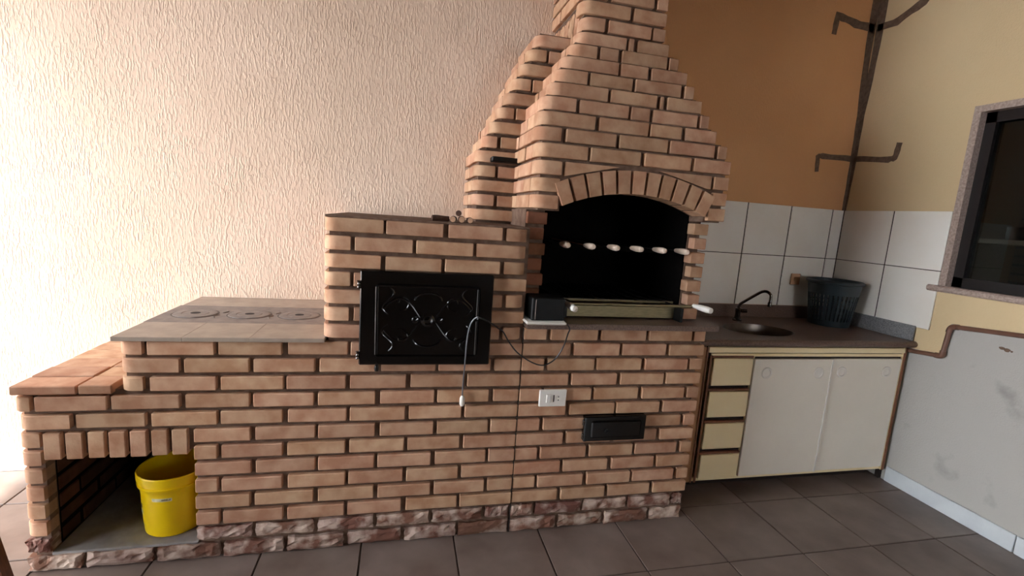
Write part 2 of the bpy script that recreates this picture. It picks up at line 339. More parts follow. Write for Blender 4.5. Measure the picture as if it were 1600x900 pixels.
# skirting
for y0, y1 in ((-.42, .175), (-1.02, -.424), (-1.62, -1.024), (-2.22, -1.624), (-2.82, -2.224), (-3.9, -2.824)):
    o = obj('baseboard_right', M().cbox(W-.014, W, y0, y1, 0, .085, .003), BASEB) if y1 > .17 else None
    if o: bbr = setting(o)
    else: obj('skirting_piece', M().cbox(W-.014, W, y0, y1, 0, .085, .003), BASEB, bbr)
bl = setting(obj('baseboard_back', M().cbox(-1.2, -.004, D-.012, D, 0, .075, .003), BASEB))
# window
win = bpy.data.objects.new('window_1', None); C.objects.link(win); win.location = (W, -.55, zo0); win['org'] = [W, -.55, zo0]; setting(win)
m = M(); t = .032
m.box(W-.006, W+.15, yo1-t+.02, yo1+.02, zo0, zo1+.02); m.box(W-.006, W+.15, yo0-.02, yo0-.02+t, zo0, zo1+.02); m.box(W-.006, W+.15, yo0-.02+t, yo1-t+.02, zo1-t+.02, zo1+.02)
obj('stone_surround', m, STONE, win)
sill = M(); sill.cbox(W-.03, W+.15, yo0-.06, yo1+.065, zo0-.030, zo0+.002, .008); obj('sill', sill, STONE, win)
fw_ = M(); a0, a1, b0, b1 = yo0+.012, yo1-.012, zo0+.002, zo1-.012
for yy in ((a1-.045, a1), (a0, a0+.045), (-.62, -.58)): fw_.box(W+.035, W+.085, yy[0], yy[1], b0, b1)
fw_.box(W+.035, W+.085, a0, a1, b0, b0+.05); fw_.box(W+.035, W+.085, a0, a1, b1-.05, b1); obj('window_frame', fw_, FRAME, win)
for y0, y1 in ((a0+.045, -.62), (-.58, a1-.045)): obj('pane', M().box(W+.055, W+.060, y0, y1, b0+.05, b1-.05), GL, win)
# dim room behind the window
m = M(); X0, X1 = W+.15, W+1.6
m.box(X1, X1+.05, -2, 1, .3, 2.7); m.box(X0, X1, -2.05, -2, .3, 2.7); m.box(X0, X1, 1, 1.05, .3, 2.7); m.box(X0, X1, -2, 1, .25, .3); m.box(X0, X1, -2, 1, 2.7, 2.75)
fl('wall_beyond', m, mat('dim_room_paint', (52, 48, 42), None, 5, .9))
sh = obj('wall_shelf', M().box(W+.50, W+.80, -1.0, .55, 1.375, 1.40), SHELFM); tag(sh, 'wooden shelf with pots seen dimly through the dark window', 'shelf')
for i, (y, r, h, lb) in enumerate(((.19, .05, .07, 'small dark pot nearest the window edge on the dim shelf'), (.02, .055, .10, 'grey metal mug in the middle of the dim shelf'), (-.17, .07, .085, 'wide pot at the right end of the dim shelf'))):
    p = obj('pot', M().lathe([(r*.85, 0), (r, .01), (r, h), (r*1.06, h+.004), (r*.94, h+.004), (r*.94, .012), (r*.5, .01)], (W+.62, y, 1.40), 20), POT, smooth=True)
    tag(p, lb, 'pot', 'pots on the shelf behind the window')

# ================================================================== MASONRY, LEFT: log box, stove and oven
ov = thing('brick_stove_and_oven', 'stepped brick masonry with a log box, iron-topped stove and oven, left of the seam', 'brick stove', (.85, .36, 0))
S = .019
m = M()                                                   # mortar core
e = .0                                                     # opening runs from x=.068 to .515, z .065-.418
m.box(S, .066, S, D-.001, 0, .66); m.box(.525, XS-.001, S, D-.001, 0, .84)
m.box(.066, .525, S, D-.001, .43, .66); m.box(.066, .525, S, D-.001, 0, .058); m.box(XV+S, .525, S, D-.001, .66, .84)
m.box(XO+S, XS-.001, S, D-.001, .84, 1.297)
obj('mortar_core', m, MO, ov)
obj('chamber_lining', M().box(.0665, .5245, D-.03, D-.002, .058, .43).box(.30, .5245, .10, D-.03, .418, .4305), SOOT_SHADE, ov, label='near-black back of the log box')
obj('shade_liner', M().box(.0655, .0675, .064, D-.03, .066, .418), SOOT_SHADE, ov, label='mortar side of the log box, shade put into its black colour')  # black sheet painting shade over the mortar side
obj('chamber_floor', M().cbox(.067, .524, .012, D-.03, .055, .066, .002), CONC, ov, label='grey concrete floor of the log box')
R_ = ('L', 'std')
for k in (2, 3, 4):
    lay(ov, joints(k), XV, XS-.002, k, ends=R_)
for k in (5, 6): lay(ov, joints(k), 0, XS-.002, k, ends=R_)
for k in range(7, 13):
    z0, z1 = zrow(k); brick(ov, 0, .066, z0, z1, 0, dep=.06, kind='L', jit=.001)
    lay(ov, joints(k), .523 if k > 8 or True else .5, XS-.002, k)
z0, z1 = zrow(13); brick(ov, 0, .066, z0, z1, 0, dep=.06, kind='rough', ma=RB)
lay(ov, joints(13), .523, XS-.002, 13, ends=('rough', 'rough'), ma=RB) if 0 else None
for k, xa in ((13, .523), (14, 0)):
    js = [j for j in joints(k) if xa+.03 < j < XS-.03]; ee = [xa]+js+[XS-.002]; z0, z1 = zrow(k)
    for i in range(len(ee)-1): brick(ov, ee[i]+(JX if i else 0), ee[i+1]-JX, z0-(.006 if k == 14 else 0), z1+.002, random.uniform(-.004, .003), kind='rough', ma=RB)
for i in range(7):                                          # soldier course over the opening
    x = .0745+i*.0632; brick(ov, x, x+.0495, .418, .513, 0, kind='std')
# inner pillar face and outer side
for k in range(8, 14):
    z0, z1 = zrow(k)
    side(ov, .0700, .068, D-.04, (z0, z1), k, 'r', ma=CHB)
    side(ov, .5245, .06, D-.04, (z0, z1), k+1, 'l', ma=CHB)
for k in range(5, 15): side(ov, -.001, .084 if k < 7 or k > 13 else .068, D-.003, zrow(k), k, 'l', ma=BR)
# brick tiles laid flat on the log box
ys = [-.004, .094, .20, .306, .412, .518, .624, D-.003]
for i in range(7):
    for x0, x1 in ((-.004, .181), (.187, .283)):
        obj('flat_brick', M().cbox(x0, x1, ys[i]+(.0025 if i else 0), ys[i+1]-.0025, .6505, .681+random.uniform(-.002, .002), .003), BR, ov)
# stove top
for k in (2, 3, 4): side(ov, XV-.001, .084, D-.003, zrow(k), k, 'l')
xs_ = [.292, .502, .712, XO+.01]
for i in range(3): obj('slab_tile', M().cbox(xs_[i], xs_[i+1]-.0002, -.012, .205, .838, .853, .0009), SLABT, ov)
obj('stove_back_slab', M().cbox(.292, XO+.01, .525, D-.002, .838, .853, .003), SLABT, ov)
pl = M(); pl.box(.288, XO+.01, .207, .523, .838, .8525)
plate = obj('stove_plate', pl, IRON, ov, label='grey cast-iron cooking plate with three round lids')
def ring(m, c, r, z, wd=.0018, h=.0012, n=40): m.lathe([(r-wd, z), (r-wd, z+h), (r+wd, z+h), (r+wd, z)], (c[0], c[1], 0), n, cap=False)
for i, cx in enumerate((.405, .608, .803)):
    lid = obj('burner_lid', M().lathe([(.078, .8525), (.078, .8548), (.072, .8560), (.050, .8560), (.049, .8545), (.047, .8545), (.046, .8560), (.0, .8560)], (cx, .362, 0), 40, cap=False), IRON, plate, smooth=True)
    obj('groove_ring', (lambda q: (ring(q, (cx, .362), .0835, .8518), q)[1])(M()), RINGM, plate)
    obj('lid_hole', M().lathe([(.018, .8555), (.018, .8567), (0, .8568)], (cx, .362, 0), 20, cap=False), DARK, plate)
bm_ = M()
for cx in (.5, .705):                                       # raised scroll casting between lids
    for s in (-1, 1):
        bm_.tube([(cx+s*.012*math.sin(t*3), .362+s*(.02+.05*t), .8535) for t in [i/8 for i in range(9)]], .0022, 6)
obj('cast_scrolls', bm_, IRON, plate)
# oven block
OJ = {-5: [1.160, 1.382, 1.605], -4: [1.048, 1.269, 1.495], -3: [1.157, 1.377, 1.604], -2: [1.049], -1: [1.62], 0: [1.049], 1: [1.62]}
for k in range(-5, 2):
    z = zrow(k)
    if k <= -3: lay(ov, OJ[k], XO, XS-.004, k, ends=('L', 'R'))
    else:
        js = OJ[k]; xl = [j for j in js if j < 1.1]; xr_ = [j for j in js if j > 1.5]
        lay(ov, xl, XO, 1.098, k, ends=('L', 'std')); lay(ov, xr_, 1.555, XS-.004, k, ends=('std', 'R'))
    side(ov, XO-.001, .084, D-.003, z, k, 'l'); side(ov, XS-.003, .084, D-.003, z, k, 'r') if k < 1 else None
obj('oven_top_slab', M().cbox(XO+.004, XS-.006, .006, D-.002, 1.293, 1.301, .002), MO, ov)
# oven chimney
def cx_l(r): return 1.53+.030*max(0, 8-r)
CJ = {1: 1.829, 3: 1.765, 5: 1.696, 7: 1.632, 9: 1.632, 11: 1.632}
m = M()
for r in range(13):
    zb = 1.305+.065*(12-r); xl = cx_l(r); xr = 1.74 if r > 7 else 1.70+.034*(10-r)
    xr = min(max(xr, xl+.16), 1.98)
    m.box(xl+S, xr, .38+S, D-.002, zb-.002, zb+.0655)
    lay(ov, [CJ[r]] if r in CJ else [], xl, xr+.01, z=(zb+BG/2, zb+BG/2+BH), y=.38, ends=('L', 'std'))
    side(ov, xl-.001, .38+(.084), D-.003, (zb+BG/2, zb+BG/2+BH), r, 'l')
obj('chimney_mortar', m, MO, ov)
dp = obj('damper_plate', M().cbox(1.595, 1.745, .325, .44, 1.572, 1.594, .004), BLKM, ov, label='black iron damper plate')
# oven door
dx0, dx1, dz0, dz1 = 1.081, 1.571, .757, 1.111
door = obj('oven_door', M().cbox(dx0, dx1, -.024, .010, dz0, dz1, .004), BLK, ov, label='black enamelled oven door with scrolled relief')
m = M(); m.cbox(dx0+.055, dx1-.05, -.034, -.020, dz0+.035, dz1-.045, .010); panel = obj('door_panel', m, BLK, door)
m = M(); m.tube([(dx0+.062, -.036, dz0+.045), (dx0+.060, -.036, dz1-.055)], .007, 12); obj('rounded_bead', m, BLK, door, True)
m = M(); m.tube([(dx1-.060, -.036, dz0+.045), (dx1-.060, -.036, dz1-.055)], .005, 12); obj('rounded_bead', m, BLK, door, True)
rel = M(); cxm, czm = (dx0+dx1)/2, (dz0+dz1)/2
for sx in (-1, 1):
    for sz in (-1, 1):
        sp = [(cxm+sx*(.095+(.012+.020*t)*math.cos(t*5.2)), -.035, czm+sz*(.065+(.012+.020*t)*math.sin(t*5.2))) for t in [i/14 for i in range(15)]]
        rel.tube(sp, [.0045*(1-.5*i/14) for i in range(15)], 8)
        rel.tube([(cxm+sx*(.03+.13*t), -.035, czm+sz*(.01+.055*math.sin(t*3.1)+.03*t)) for t in [i/10 for i in range(11)]], [.005*(1-.4*abs(i-5)/5) for i in range(11)], 8)
        rel.tube([(cxm+sx*(.145+.02*math.sin(6*t)), -.035, czm+sz*(.02+.10*t)) for t in [i/10 for i in range(11)]], .0035, 8)
    rel.lathe([(.0, 0), (.014, .002), (.011, .006), (0, .009)], (cxm+sx*.045, -.032, czm), 14, ax=(0, -1, 0), cap=False)
rel.lathe([(.026, 0), (.026, .004), (.018, .008), (.012, .004), (0, .009)], (cxm, -.032, czm), 20, ax=(0, -1, 0), cap=False)
for s in (-1, 1): rel.tube([(cxm+.05*math.cos(t), -.035, czm+s*(.075+.028*math.sin(t))) for t in [math.pi*i/10 for i in range(11)]], .0045, 8)
obj('scroll_relief', rel, BLK, door, True)
for z in (dz0+.035, dz1-.055):
    hm = M(); hm.lathe([(.006, 0), (.008, .003), (.006, .006), (.006, .012), (.008, .015), (.006, .018), (.006, .024), (.008, .027), (.006, .030)], (dx0-.004, -.022, z-.012), 12)
    obj('hinge', hm, CHR, door, True)
m = M(); m.lathe([(.007, -.01), (.009, 0), (.007, .012)], (dx0+.065, -.026, dz0-.012), 12); m.tube([(dx0+.065, -.026, dz0+.01), (dx0+.065, -.026, dz0-.02)], .004, 8); obj('latch', m, BLK, door, True)
m = M(); m.lathe([(.010, 0), (.010, .004), (.005, .006), (.005, .018), (.008, .022), (0, .024)], (1.507, -.034, .945), 14, ax=(0, -1, 0), cap=False); obj('door_knob', m, BLK, door, True)

# ================================================================== MASONRY, RIGHT: grill with hood
gr = thing('brick_barbecue_grill', 'tall brick barbecue with arched mouth and tapering chimney, right of the seam', 'barbecue', (2.12, .36, 0))
m = M(); m.box(XS+.003, XE-S, S, D-.001, 0, .905); obj('mortar_core', m, MO, gr)
for k in range(1, 15):
    js = joints(k)
    if k == 1: js = [1.817, 2.037, 2.257, 2.477]
    if k < 13: lay(gr, js, XS+.002, XE, k)
    else:
        j2 = [j for j in js if XS+.03 < j < XE-.03]; ee = [XS+.002]+j2+[XE]; z0, z1 = zrow(k)
        for i in range(len(ee)-1): brick(gr, ee[i]+(JX if i else 0), ee[i+1]-JX, z0-(.006 if k == 14 else 0), z1+.002, random.uniform(-.004, .003), kind='rough', ma=RB)
    side(gr, XE, .055, .17, zrow(k), 2, 'r')
# slab with a rounded right end
pts = [(XS+.004, -.032), (2.565, -.032), (2.582, -.026), (2.592, -.010), (2.592, .17), (XE, .18), (XE, .62), (XS+.004, .62)]
obj('granite_slab', M().prism(pts, .9055, .928), GRAN, gr, label='brown granite ledge of the grill')
# firebox
fz0, fz1 = .928, 1.60
obj('jamb_mortar', M().box(1.715, 1.795, .125, D-.002, fz0, 1.372), MO, gr); obj('jamb_mortar', M().box(2.472, 2.528, .125, D-.002, fz0, 1.372), MO, gr)
m = M(); m.box(1.7955, 1.803, .13, .66, fz0, fz1); m.box(2.463, 2.4715, .13, .66, fz0, fz1); m.box(1.803, 2.463, .655, .70, fz0, fz1); m.box(1.80, 2.47, .10, .66, fz1, fz1+.02); m.box(1.80, 2.47, .115, .66, .9285, .932)
obj('firebox_lining', m, SOOT_SHADE, gr, label='sooty black inside of the grill')
for r in range(7):
    z0 = .9285+.0634*r+.006; z1 = z0+.0485
    x_in, x_in2 = (1.79, 2.478) if r % 2 else (1.80, 2.468)
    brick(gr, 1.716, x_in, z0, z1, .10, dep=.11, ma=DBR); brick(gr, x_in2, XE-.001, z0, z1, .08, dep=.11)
    side(gr, XE-.001, .20, D-.003, (z0, z1), r, 'r')
# hood core
XL = {0:1.712,1:1.712,2:1.712,3:1.712,4:1.712,5:1.728,6:1.745,7:1.785,8:1.815,9:1.852,10:1.892,11:1.930,12:1.948,13:1.938,14:1.936}
XR = {0:2.552,1:2.552,2:2.552,3:2.550,4:2.548,5:2.515,6:2.492,7:2.470,8:2.446,9:2.425,10:2.398,11:2.362,12:2.342}
YF = {0:0,1:0,2:0,3:0,4:.035,5:.07,6:.105,7:.14,8:.175,9:.21,10:.245,11:.28}
HJ = {3:[1.920, 2.146, 2.369], 4:[1.821, 2.046, 2.276, 2.499], 5:[1.968, 2.200, 2.358], 6:[1.894, 2.122, 2.221, 2.446], 7:[2.040, 2.266, 2.298], 8:[1.956, 2.162, 2.393],
      9:[2.102, 2.245], 10:[2.017, 2.116, 2.346], 11:[2.162, 2.201], 12:[2.058, 2.277], 13:[2.171], 14:[2.065, 2.280]}
ACX, ACZ, AR, AO, AH = 2.14, .693, .770, .862, math.radians(24.6)
m = M()
def arc(R, a0, a1, n): return [(ACX+R*math.sin(a0+(a1-a0)*i/n), ACZ+R*math.cos(a0+(a1-a0)*i/n)) for i in range(n+1)]
zt = HB+3*P
lo = arc(AR, -AH, AH, 16)
xsL, xsR = lo[0][0], lo[-1][0]
vs = [];
poly = [(1.775, HB), (xsL, HB)] + lo + [(xsR, HB), (2.540, HB)]       # lower outline, left to right
top = [(x, zt+.003) for x, z in poly]; n = len(poly)
vs = [(x, .016, z) for x, z in poly]+[(x, .016, z) for x, z in top]+[(x, .11, z) for x, z in poly]+[(x, .11, z) for x, z in top]
fs = []
for i in range(n-1):
    fs += [(i, i+1, n+i+1, n+i), (2*n+i, 2*n+i+1, 3*n+i+1, 3*n+i), (i, i+1, 2*n+i+1, 2*n+i), (n+i, n+i+1, 3*n+i+1, 3*n+i)]
fs += [(0, n, 3*n, 2*n), (n-1, 2*n-1, 4*n-1, 3*n-1)]
m.add(vs, fs)
m.box(1.733, 1.80, .02, D-.002, HB, zt); m.box(2.469, 2.540, .11, D-.002, HB, zt); m.box(1.733, 2.54, .70, D-.002, HB, zt)
NH = 24
for h in range(3, NH):
    zb = HB+P*h; yf = YF.get(h, .29); xl = XL.get(h, 1.936); xr = XR.get(h, 2.340)
    m.box(xl+S, xr-S, yf+S if h > 3 else S, D-.002, zb-.001, min(zb+P+.001, ZC)) if zb < ZC else None
obj('hood_mortar', m, MO, gr)
hb = BH+.003
for h in range(0, NH):
    zb = HB+P*h; yf = YF.get(h, .29); xl = XL.get(h, 1.936); xr = XR.get(h, 2.340); z = (zb+.006, zb+.006+hb)
    if z[1] > ZC: break
    if h < 3:
        a, b = {0: (1.808, 2.470), 1: (1.808, 2.482), 2: (1.812, 2.482)}[h]
        brick(gr, xl, a, z[0], z[1], 0, kind='L'); brick(gr, b, xr, z[0], z[1], 0)
    else:
        js = HJ.get(h) or ([2.171] if h % 2 else [2.065, 2.280])
        lay(gr, js, xl, xr, z=z, y=yf, ends=('L', 'std'))
    if h in (12, 13): pass
    elif h < 15 or h < NH: side(gr, xl-.001, yf+.084, D-.003, z, h, 'l')
    side(gr, xr+.001, yf+.052, D-.003, z, h+1, 'r')
# broken upright pieces on the chimney's left flank
for i in range(5):
    y = .355+i*.075; brick(gr, y, y+.062, HB+12*P+.004+random.uniform(0, .01), HB+14*P-.006-random.uniform(0, .012), 1.947, dep=.05, face='l', kind='rough', ma=BR)
# cut fragments beside the arch, then the arch bricks
for s in (-1, 1):
    z0, z1 = HB+2*P+.006, HB+2*P+.006+hb
    xo = lambda z: math.sqrt(max(0, (AO+.010)**2-(z-ACZ)**2))
    a = {-1: 1.827, 1: 2.468}[s]
    pts = [(a, z0), (ACX+s*xo(z0), z0), (ACX+s*max(xo(z1), .06)*1.0, z1), (a, z1)]
    if s*(pts[1][0]-a) < 0 or 1:
        obj('brick', M().prism(pts, .001, .05, 'y'), BR, gr)
    z0, z1 = HB+P+.006, HB+P+.006+hb
NV = 11
for i in range(NV):
    a = -AH+2*AH*(i+.5)/NV; hw = 2*AH/NV*.5*.80
    pts = [(ACX+R*math.sin(t), ACZ+R*math.cos(t)) for R, t in ((AR-.002, a-hw), (AR-.002, a+hw), (AO-.003, a+hw), (AO-.003, a-hw))]
    obj('arch_brick', M().prism(pts, -.004+random.uniform(-.002, .002), .09, 'y'), BR, gr)
# ash door
m = M(); m.cbox(2.001, 2.287, -.020, .010, .412, .524, .004)
vd = obj('ash_door', m, BLK, gr, label='small black metal ash door')
obj('door_panel', M().cbox(2.030, 2.262, -.027, -.016, .430, .506, .006), BLK, vd)
obj('latch', M().lathe([(.009, 0), (.009, .006), (.005, .010), (0, .011)], (2.10, -.026, .462), 12, ax=(0, -1, 0), cap=False), BLKM, vd, True)
for z in (.435, .497): obj('hinge', M().lathe([(.005, 0), (.006, .004), (.005, .014), (.006, .018), (.005, .022)], (1.998, -.014, z-.01), 10), CHR, vd, True)
obj('filled_seam', M().box(XS-.0015, XS+.0015, .004, .011, .002, .90), DARK, gr)

# ================================================================== THINGS ON AND IN THE GRILL
# rotisserie motor box on its pale tray
mb = thing('rotisserie_motor', 'black motor box on a pale tray at the left of the grill ledge', 'motor', (1.785, .02, .928))
obj('tray', M().cbox(1.700, 1.868, -.062, .085, .9285, .941, .006), WHITE, mb, label='pale rounded tray')
obj('housing', M().cbox(1.725, 1.862, -.035, .075, .941, 1.032, .004), BLKM, mb)
obj('edge_highlight', M().cbox(1.740, 1.744, -.0375, -.034, .945, 1.026, .0005), CHR, mb)  # bright strip painting the highlight on the housing's left front edge
cb_ = M()
P0 = [(1.868, -.05, .935), (1.882, -.055, .915), (1.882, -.040, .89), (1.874, -.02, .83), (1.845, -.012, .775), (1.80, -.010, .750), (1.75, -.010, .762), (1.69, -.010, .80), (1.65, -.010, .845), (1.622, -.012, .888), (1.598, -.02, .905), (1.57, -.032, .925), (1.53, -.040, .945), (1.508, -.060, .955)]
P1 = [(1.508, -.060, .955), (1.497, -.052, .945), (1.485, -.046, .92), (1.477, -.044, .87), (1.474, -.044, .79), (1.474, -.034, .74), (1.475, -.012, .69), (1.475, -.010, .625)]
def smooth_path(p, k=6):
    o_ = []
    for i in range(len(p)-1):
        a, b, c, d = [Vector(p[max(0, min(len(p)-1, i+j))]) for j in (-1, 0, 1, 2)]
        for t in [j/k for j in range(k)]: o_.append(.5*((2*b)+(c-a)*t+(2*a-5*b+4*c-d)*t*t+(3*b-a-3*c+d)*t**3))
    return o_+[Vector(p[-1])]
cab = obj('power_cable', M().tube(smooth_path(P0), .0028, 8), CABLE, mb, True)
obj('hanging_end', M().tube(smooth_path(P1), .0028, 8), GCABLE, cab, True, label='grey end of the cable')
obj('plug', M().lathe([(.004, 0), (.008, -.006), (.0105, -.012), (.0105, -.034), (.007, -.042), (0, -.042)], (1.475, -.014, .628), 14, cap=False), WHITE, cab, True, label='white plug')
# lower rack: tray front, rails, two wooden handles
rk = thing('grill_rack', 'steel grill rack with front tray and two pale wooden handles, above the ledge', 'grill rack', (2.19, .3, .932))
obj('tray_front', M().cbox(1.885, 2.455, .095, .102, .934, .995, .001), STEEL, rk)
m = M(); m.box(1.885, 2.455, .102, .60, .934, .938); obj('tray_bottom', m, STEEL, rk)
m = M()
for y in (.16, .60): m.box(1.885, 2.458, y-.004, y+.004, .990, 1.000)
obj('rack_frame', m, STEEL, rk)
gb = M().prism([(0, .006), (.006, 0), (.050, 0), (.056, .006), (.052, .006), (.048, .003), (.008, .003), (.004, .006)], 0, .44, 'y').mesh('rack_bar'); gb.materials.append(BLKM)
for i in range(9): link('rack_bar', gb, None, rk, (1.889+i*.0635, .16, 1.000))
obj('front_rail', M().tube([(1.875, .058, .995), (2.49, .058, .997)], .0065, 10), STEEL, rk, True)
for x in (1.93, 2.42): obj('rail_arm', M().tube([(x, .058, .995), (x, .16, .995)], .004, 8), BLKM, rk)
obj('foot', M().box(2.425, 2.437, .035, .09, .929, .990), BLKM, rk); obj('foot', M().box(1.90, 1.912, .075, .09, .933, .990), BLKM, rk)
hp = [(.0, 0), (.009, .001), (.0105, .02), (.013, .045), (.0145, .08), (.012, .103), (.0, .105)]
for x, l in ((1.888, None), (2.497, None)): obj('handle', M().lathe(hp, (x, .058, 1.002), 16, ax=(.14 if x < 2 else .20, -1, -.10 if x < 2 else -.03), cap=False), WHITE, rk, True)
# six skewers
sk = None
def mk_skewer():
    t_ = thing('skewer', '', 'skewer', (0, .10, 1.237), 'skewers hanging across the grill mouth')
    obj('rod', M().tube([(0, .13, 1.237), (0, .655, 1.237)], .003, 6), BLKM, t_)
    obj('handle', M().lathe([(0, 0), (.009, .002), (.011, .02), (.0135, .05), (.0135, .08), (.010, .098), (0, .10)], (0, .155, 1.237), 14, ax=(0, -1, 0), cap=False), WOODH, t_, True)
    return t_
names = ['leftmost skewer with a pale wooden handle, nearest the motor box', 'second skewer from the left, with a darker reddish handle', 'third skewer from the left, pale handle, left of the grill centre',
         'fourth skewer from the left, pale handle, right of the grill centre', 'fifth skewer from the left, pale handle, next to the last', 'rightmost skewer with a pale handle, against the brick jamb']
proto = mk_skewer(); kids = list(proto.children)
for i in range(6):
    if i == 0: t_ = proto; ks = kids
    else:
        t_ = proto.copy(); C.objects.link(t_); ks = []
        for c in kids: d = c.copy(); C.objects.link(d); d.parent = t_; ks.append(d)
    t_.location = (1.890+.1105*i, .11, 1.237); t_['label'] = names[i]
    if i == 1: ks[1].material_slots[0].link = 'OBJECT'; ks[1].material_slots[0].material = WOODR
sb = thing('skewer_support', 'two blackened iron bars carrying the skewers inside the grill', 'support bars', (2.13, .42, 1.215))
for y in (.24, .60): obj('support_bar', M().box(1.803, 2.463, y-.004, y+.004, 1.215, 1.2340), SOOT_SHADE, sb)

# sticks on the oven top
def stick(p, q, r, label, cutend=True):
    p, q = Vector(p), Vector(q); t_ = thing('wood_stick', label, 'stick', tuple(p), 'small sticks on the oven top')
    obj('bark', M().tube([p, p.lerp(q, .3)+Vector((0, 0, .0006)), p.lerp(q, .7), q], [r, r*1.05, r*.97, r*.95], 10), STICK, t_, True)
    d = (q-p).normalized()
    obj('cut_end', M().lathe([(0, 0), (r*.9, 0), (r*.9, -.002), (0, -.002)], p, 12, ax=tuple(d), cap=False), CUT if cutend else STICK, t_)
Z1 = 1.3012
stick((1.405, .010, Z1+.0115), (1.425, .15, Z1+.0115), .0115, 'short stick with pale cut end, left of the three side by side')
stick((1.438, .008, Z1+.0125), (1.452, .16, Z1+.0125), .0125, 'short stick with pale cut end, middle of the three side by side')
stick((1.470, .006, Z1+.011), (1.482, .14, Z1+.011), .011, 'short stick with pale cut end, right of the three side by side')
stick((1.428, .03, Z1+.0345), (1.440, .15, Z1+.034), .011, 'dark stick lying on top of the other sticks', False)
stick((1.330, .028, Z1+.012), (1.392, .040, Z1+.011), .011, 'dark stick lying lengthwise left of the pale-ended sticks', False)

# outlet on the brick face
wo = thing('wall_outlet', 'cream double switch and socket plate on the brick front of the grill', 'outlet', (1.851, -.004, .57))
obj('cover_plate', M().cbox(1.793, 1.910, -.014, -.0035, .572, .645, .003), WHITE, wo)
obj('rocker_switch', M().cbox(1.822, 1.842, -.018, -.012, .590, .627, .002), WHITE, wo)
obj('socket', M().lathe([(.013, 0), (.013, .002), (.010, .002), (.009, .0008), (0, .0008)], (1.875, -.0138, .608), 20, ax=(0, -1, 0), cap=False), WHITE, wo)
m = M()
for z in (.601, .615): m.lathe([(.0024, 0), (.0024, .0006), (0, .0006)], (1.875, -.0147, z), 8, ax=(0, -1, 0), cap=False)
m.box(1.853, 1.857, -.0147, -.0139, .593, .623)
obj('socket_hole', m, DARK, wo)

# bucket in the log box
bk = thing('plastic_bucket', 'yellow plastic bucket with a white label standing in the log box', 'bucket', (.398, .145, .066))
bc = (.398, .145, .0665)
prof = [(0, 0), (.094, 0), (.098, .004), (.102, .05), (.105, .11), (.1055, .112), (.1065, .16), (.110, .185), (.117, .192), (.118, .200), (.114, .202), (.1145, .214), (.119, .216), (.1195, .238), (.1165, .242), (.112, .240), (.1085, .19), (.100, .05), (.096, .008), (0, .008)]
obj('body', M().lathe(prof, bc, 48, cap=False), YEL, bk, True)
def wrap(r, a0, a1, z0, z1, n=10, dr=.0008):
    m = M(); vs = []
    for i in range(n+1):
        a = a0+(a1-a0)*i/n
        for z, f in ((z0, 0), (z1, 1)): rr = r[0]+(r[1]-r[0])*f+dr; vs.append((bc[0]+rr*math.sin(a), bc[1]-rr*math.cos(a), bc[2]+z))
    m.add(vs, [(2*i, 2*i+2, 2*i+3, 2*i+1) for i in range(n)]); return m
def rad(z): return .102+(.1065-.102)*(z-.05)/.11
lb_ = obj('label', wrap((rad(.150), rad(.163)), -.32, .30, .150, .163), PAPER, bk, label='white paper label')
m = M()
rnd = random.Random(5)
for i in range(9):
    a = .00+i*.03; hgt = rnd.uniform(.003, .007); q = wrap((rad(.155), rad(.155)), a, a+.02, .1535, .1535+hgt, 1, .0014); m.add(q.v, q.f)
obj('label_print', m, INK, lb_)
m = wrap((rad(.112), rad(.128)), -1.0, -.86, .108, .126, 3); obj('emblem', m, INK, bk); m = wrap((rad(.085), rad(.10)), -1.02, -.84, .083, .100, 3); obj('sticker', m, PAPER, bk)
obj('bail_ear', M().lathe([(.012, 0), (.012, .006), (0, .007)], (bc[0]+.107, bc[1], bc[2]+.195), 12, ax=(1, 0, 0), cap=False), YEL, bk)

# ================================================================== SINK CABINET
cf = .181
kc = thing('sink_cabinet', 'cream sink cabinet with four drawers and two off-white doors, in the corner', 'cabinet', (3.25, .45, 0))
m = M(); m.box(2.60, 2.618, cf, D-.002, .062, .785); m.box(3.915, 3.930, cf, D-.002, .062, .785); m.box(2.618, 3.915, cf+.01, D-.002, .062, .080); m.box(2.618, 3.915, D-.012, D-.002, .08, .785); m.box(2.966, 2.978, cf+.01, D-.012, .08, .735)
obj('carcass', m, CREAM, kc)
obj('plinth', M().box(2.62, 3.91, .26, .60, 0, .062), DARK, kc)
m = M()
m.box(2.618, 2.690, cf+.002, cf+.02, .062, .775)
obj('side_stile', m, mat('worn_brown_laminate', (150, 104, 66), (168, 120, 80), 8, .5), kc)
for a, b, z in ((2.690, 2.697, .775), (2.712, 2.722, .735), (2.600, 2.622, .785), (3.918, 3.932, .775)): obj('wood_edging', M().box(a, b, cf-.004, cf+.001, .062, z), EDGE, kc)
obj('top_rail', M().cbox(2.70, 3.925, cf-.004, cf+.014, .748, .776, .002), CREAM, kc)
obj('middle_rail', M().cbox(2.722, 3.925, cf+.002, cf+.016, .727, .743, .002), CREAM, kc)
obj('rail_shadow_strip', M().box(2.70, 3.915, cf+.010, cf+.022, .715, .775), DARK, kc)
for z0, z1 in ((.578, .719), (.412, .547), (.241, .379), (.080, .210)):
    d = obj('drawer', M().cbox(2.733, 2.960, cf-.006, cf+.012, z0, z1, .003), CREAM, kc)
    obj('drawer_pull_strip', M().cbox(2.725, 2.960, cf-.004, cf+.012, z1+.004, z1+.013, .001), EDGE, d)
obj('drawer_recess', M().box(2.725, 2.964, cf+.012, cf+.02, .066, .735), DARK, kc)
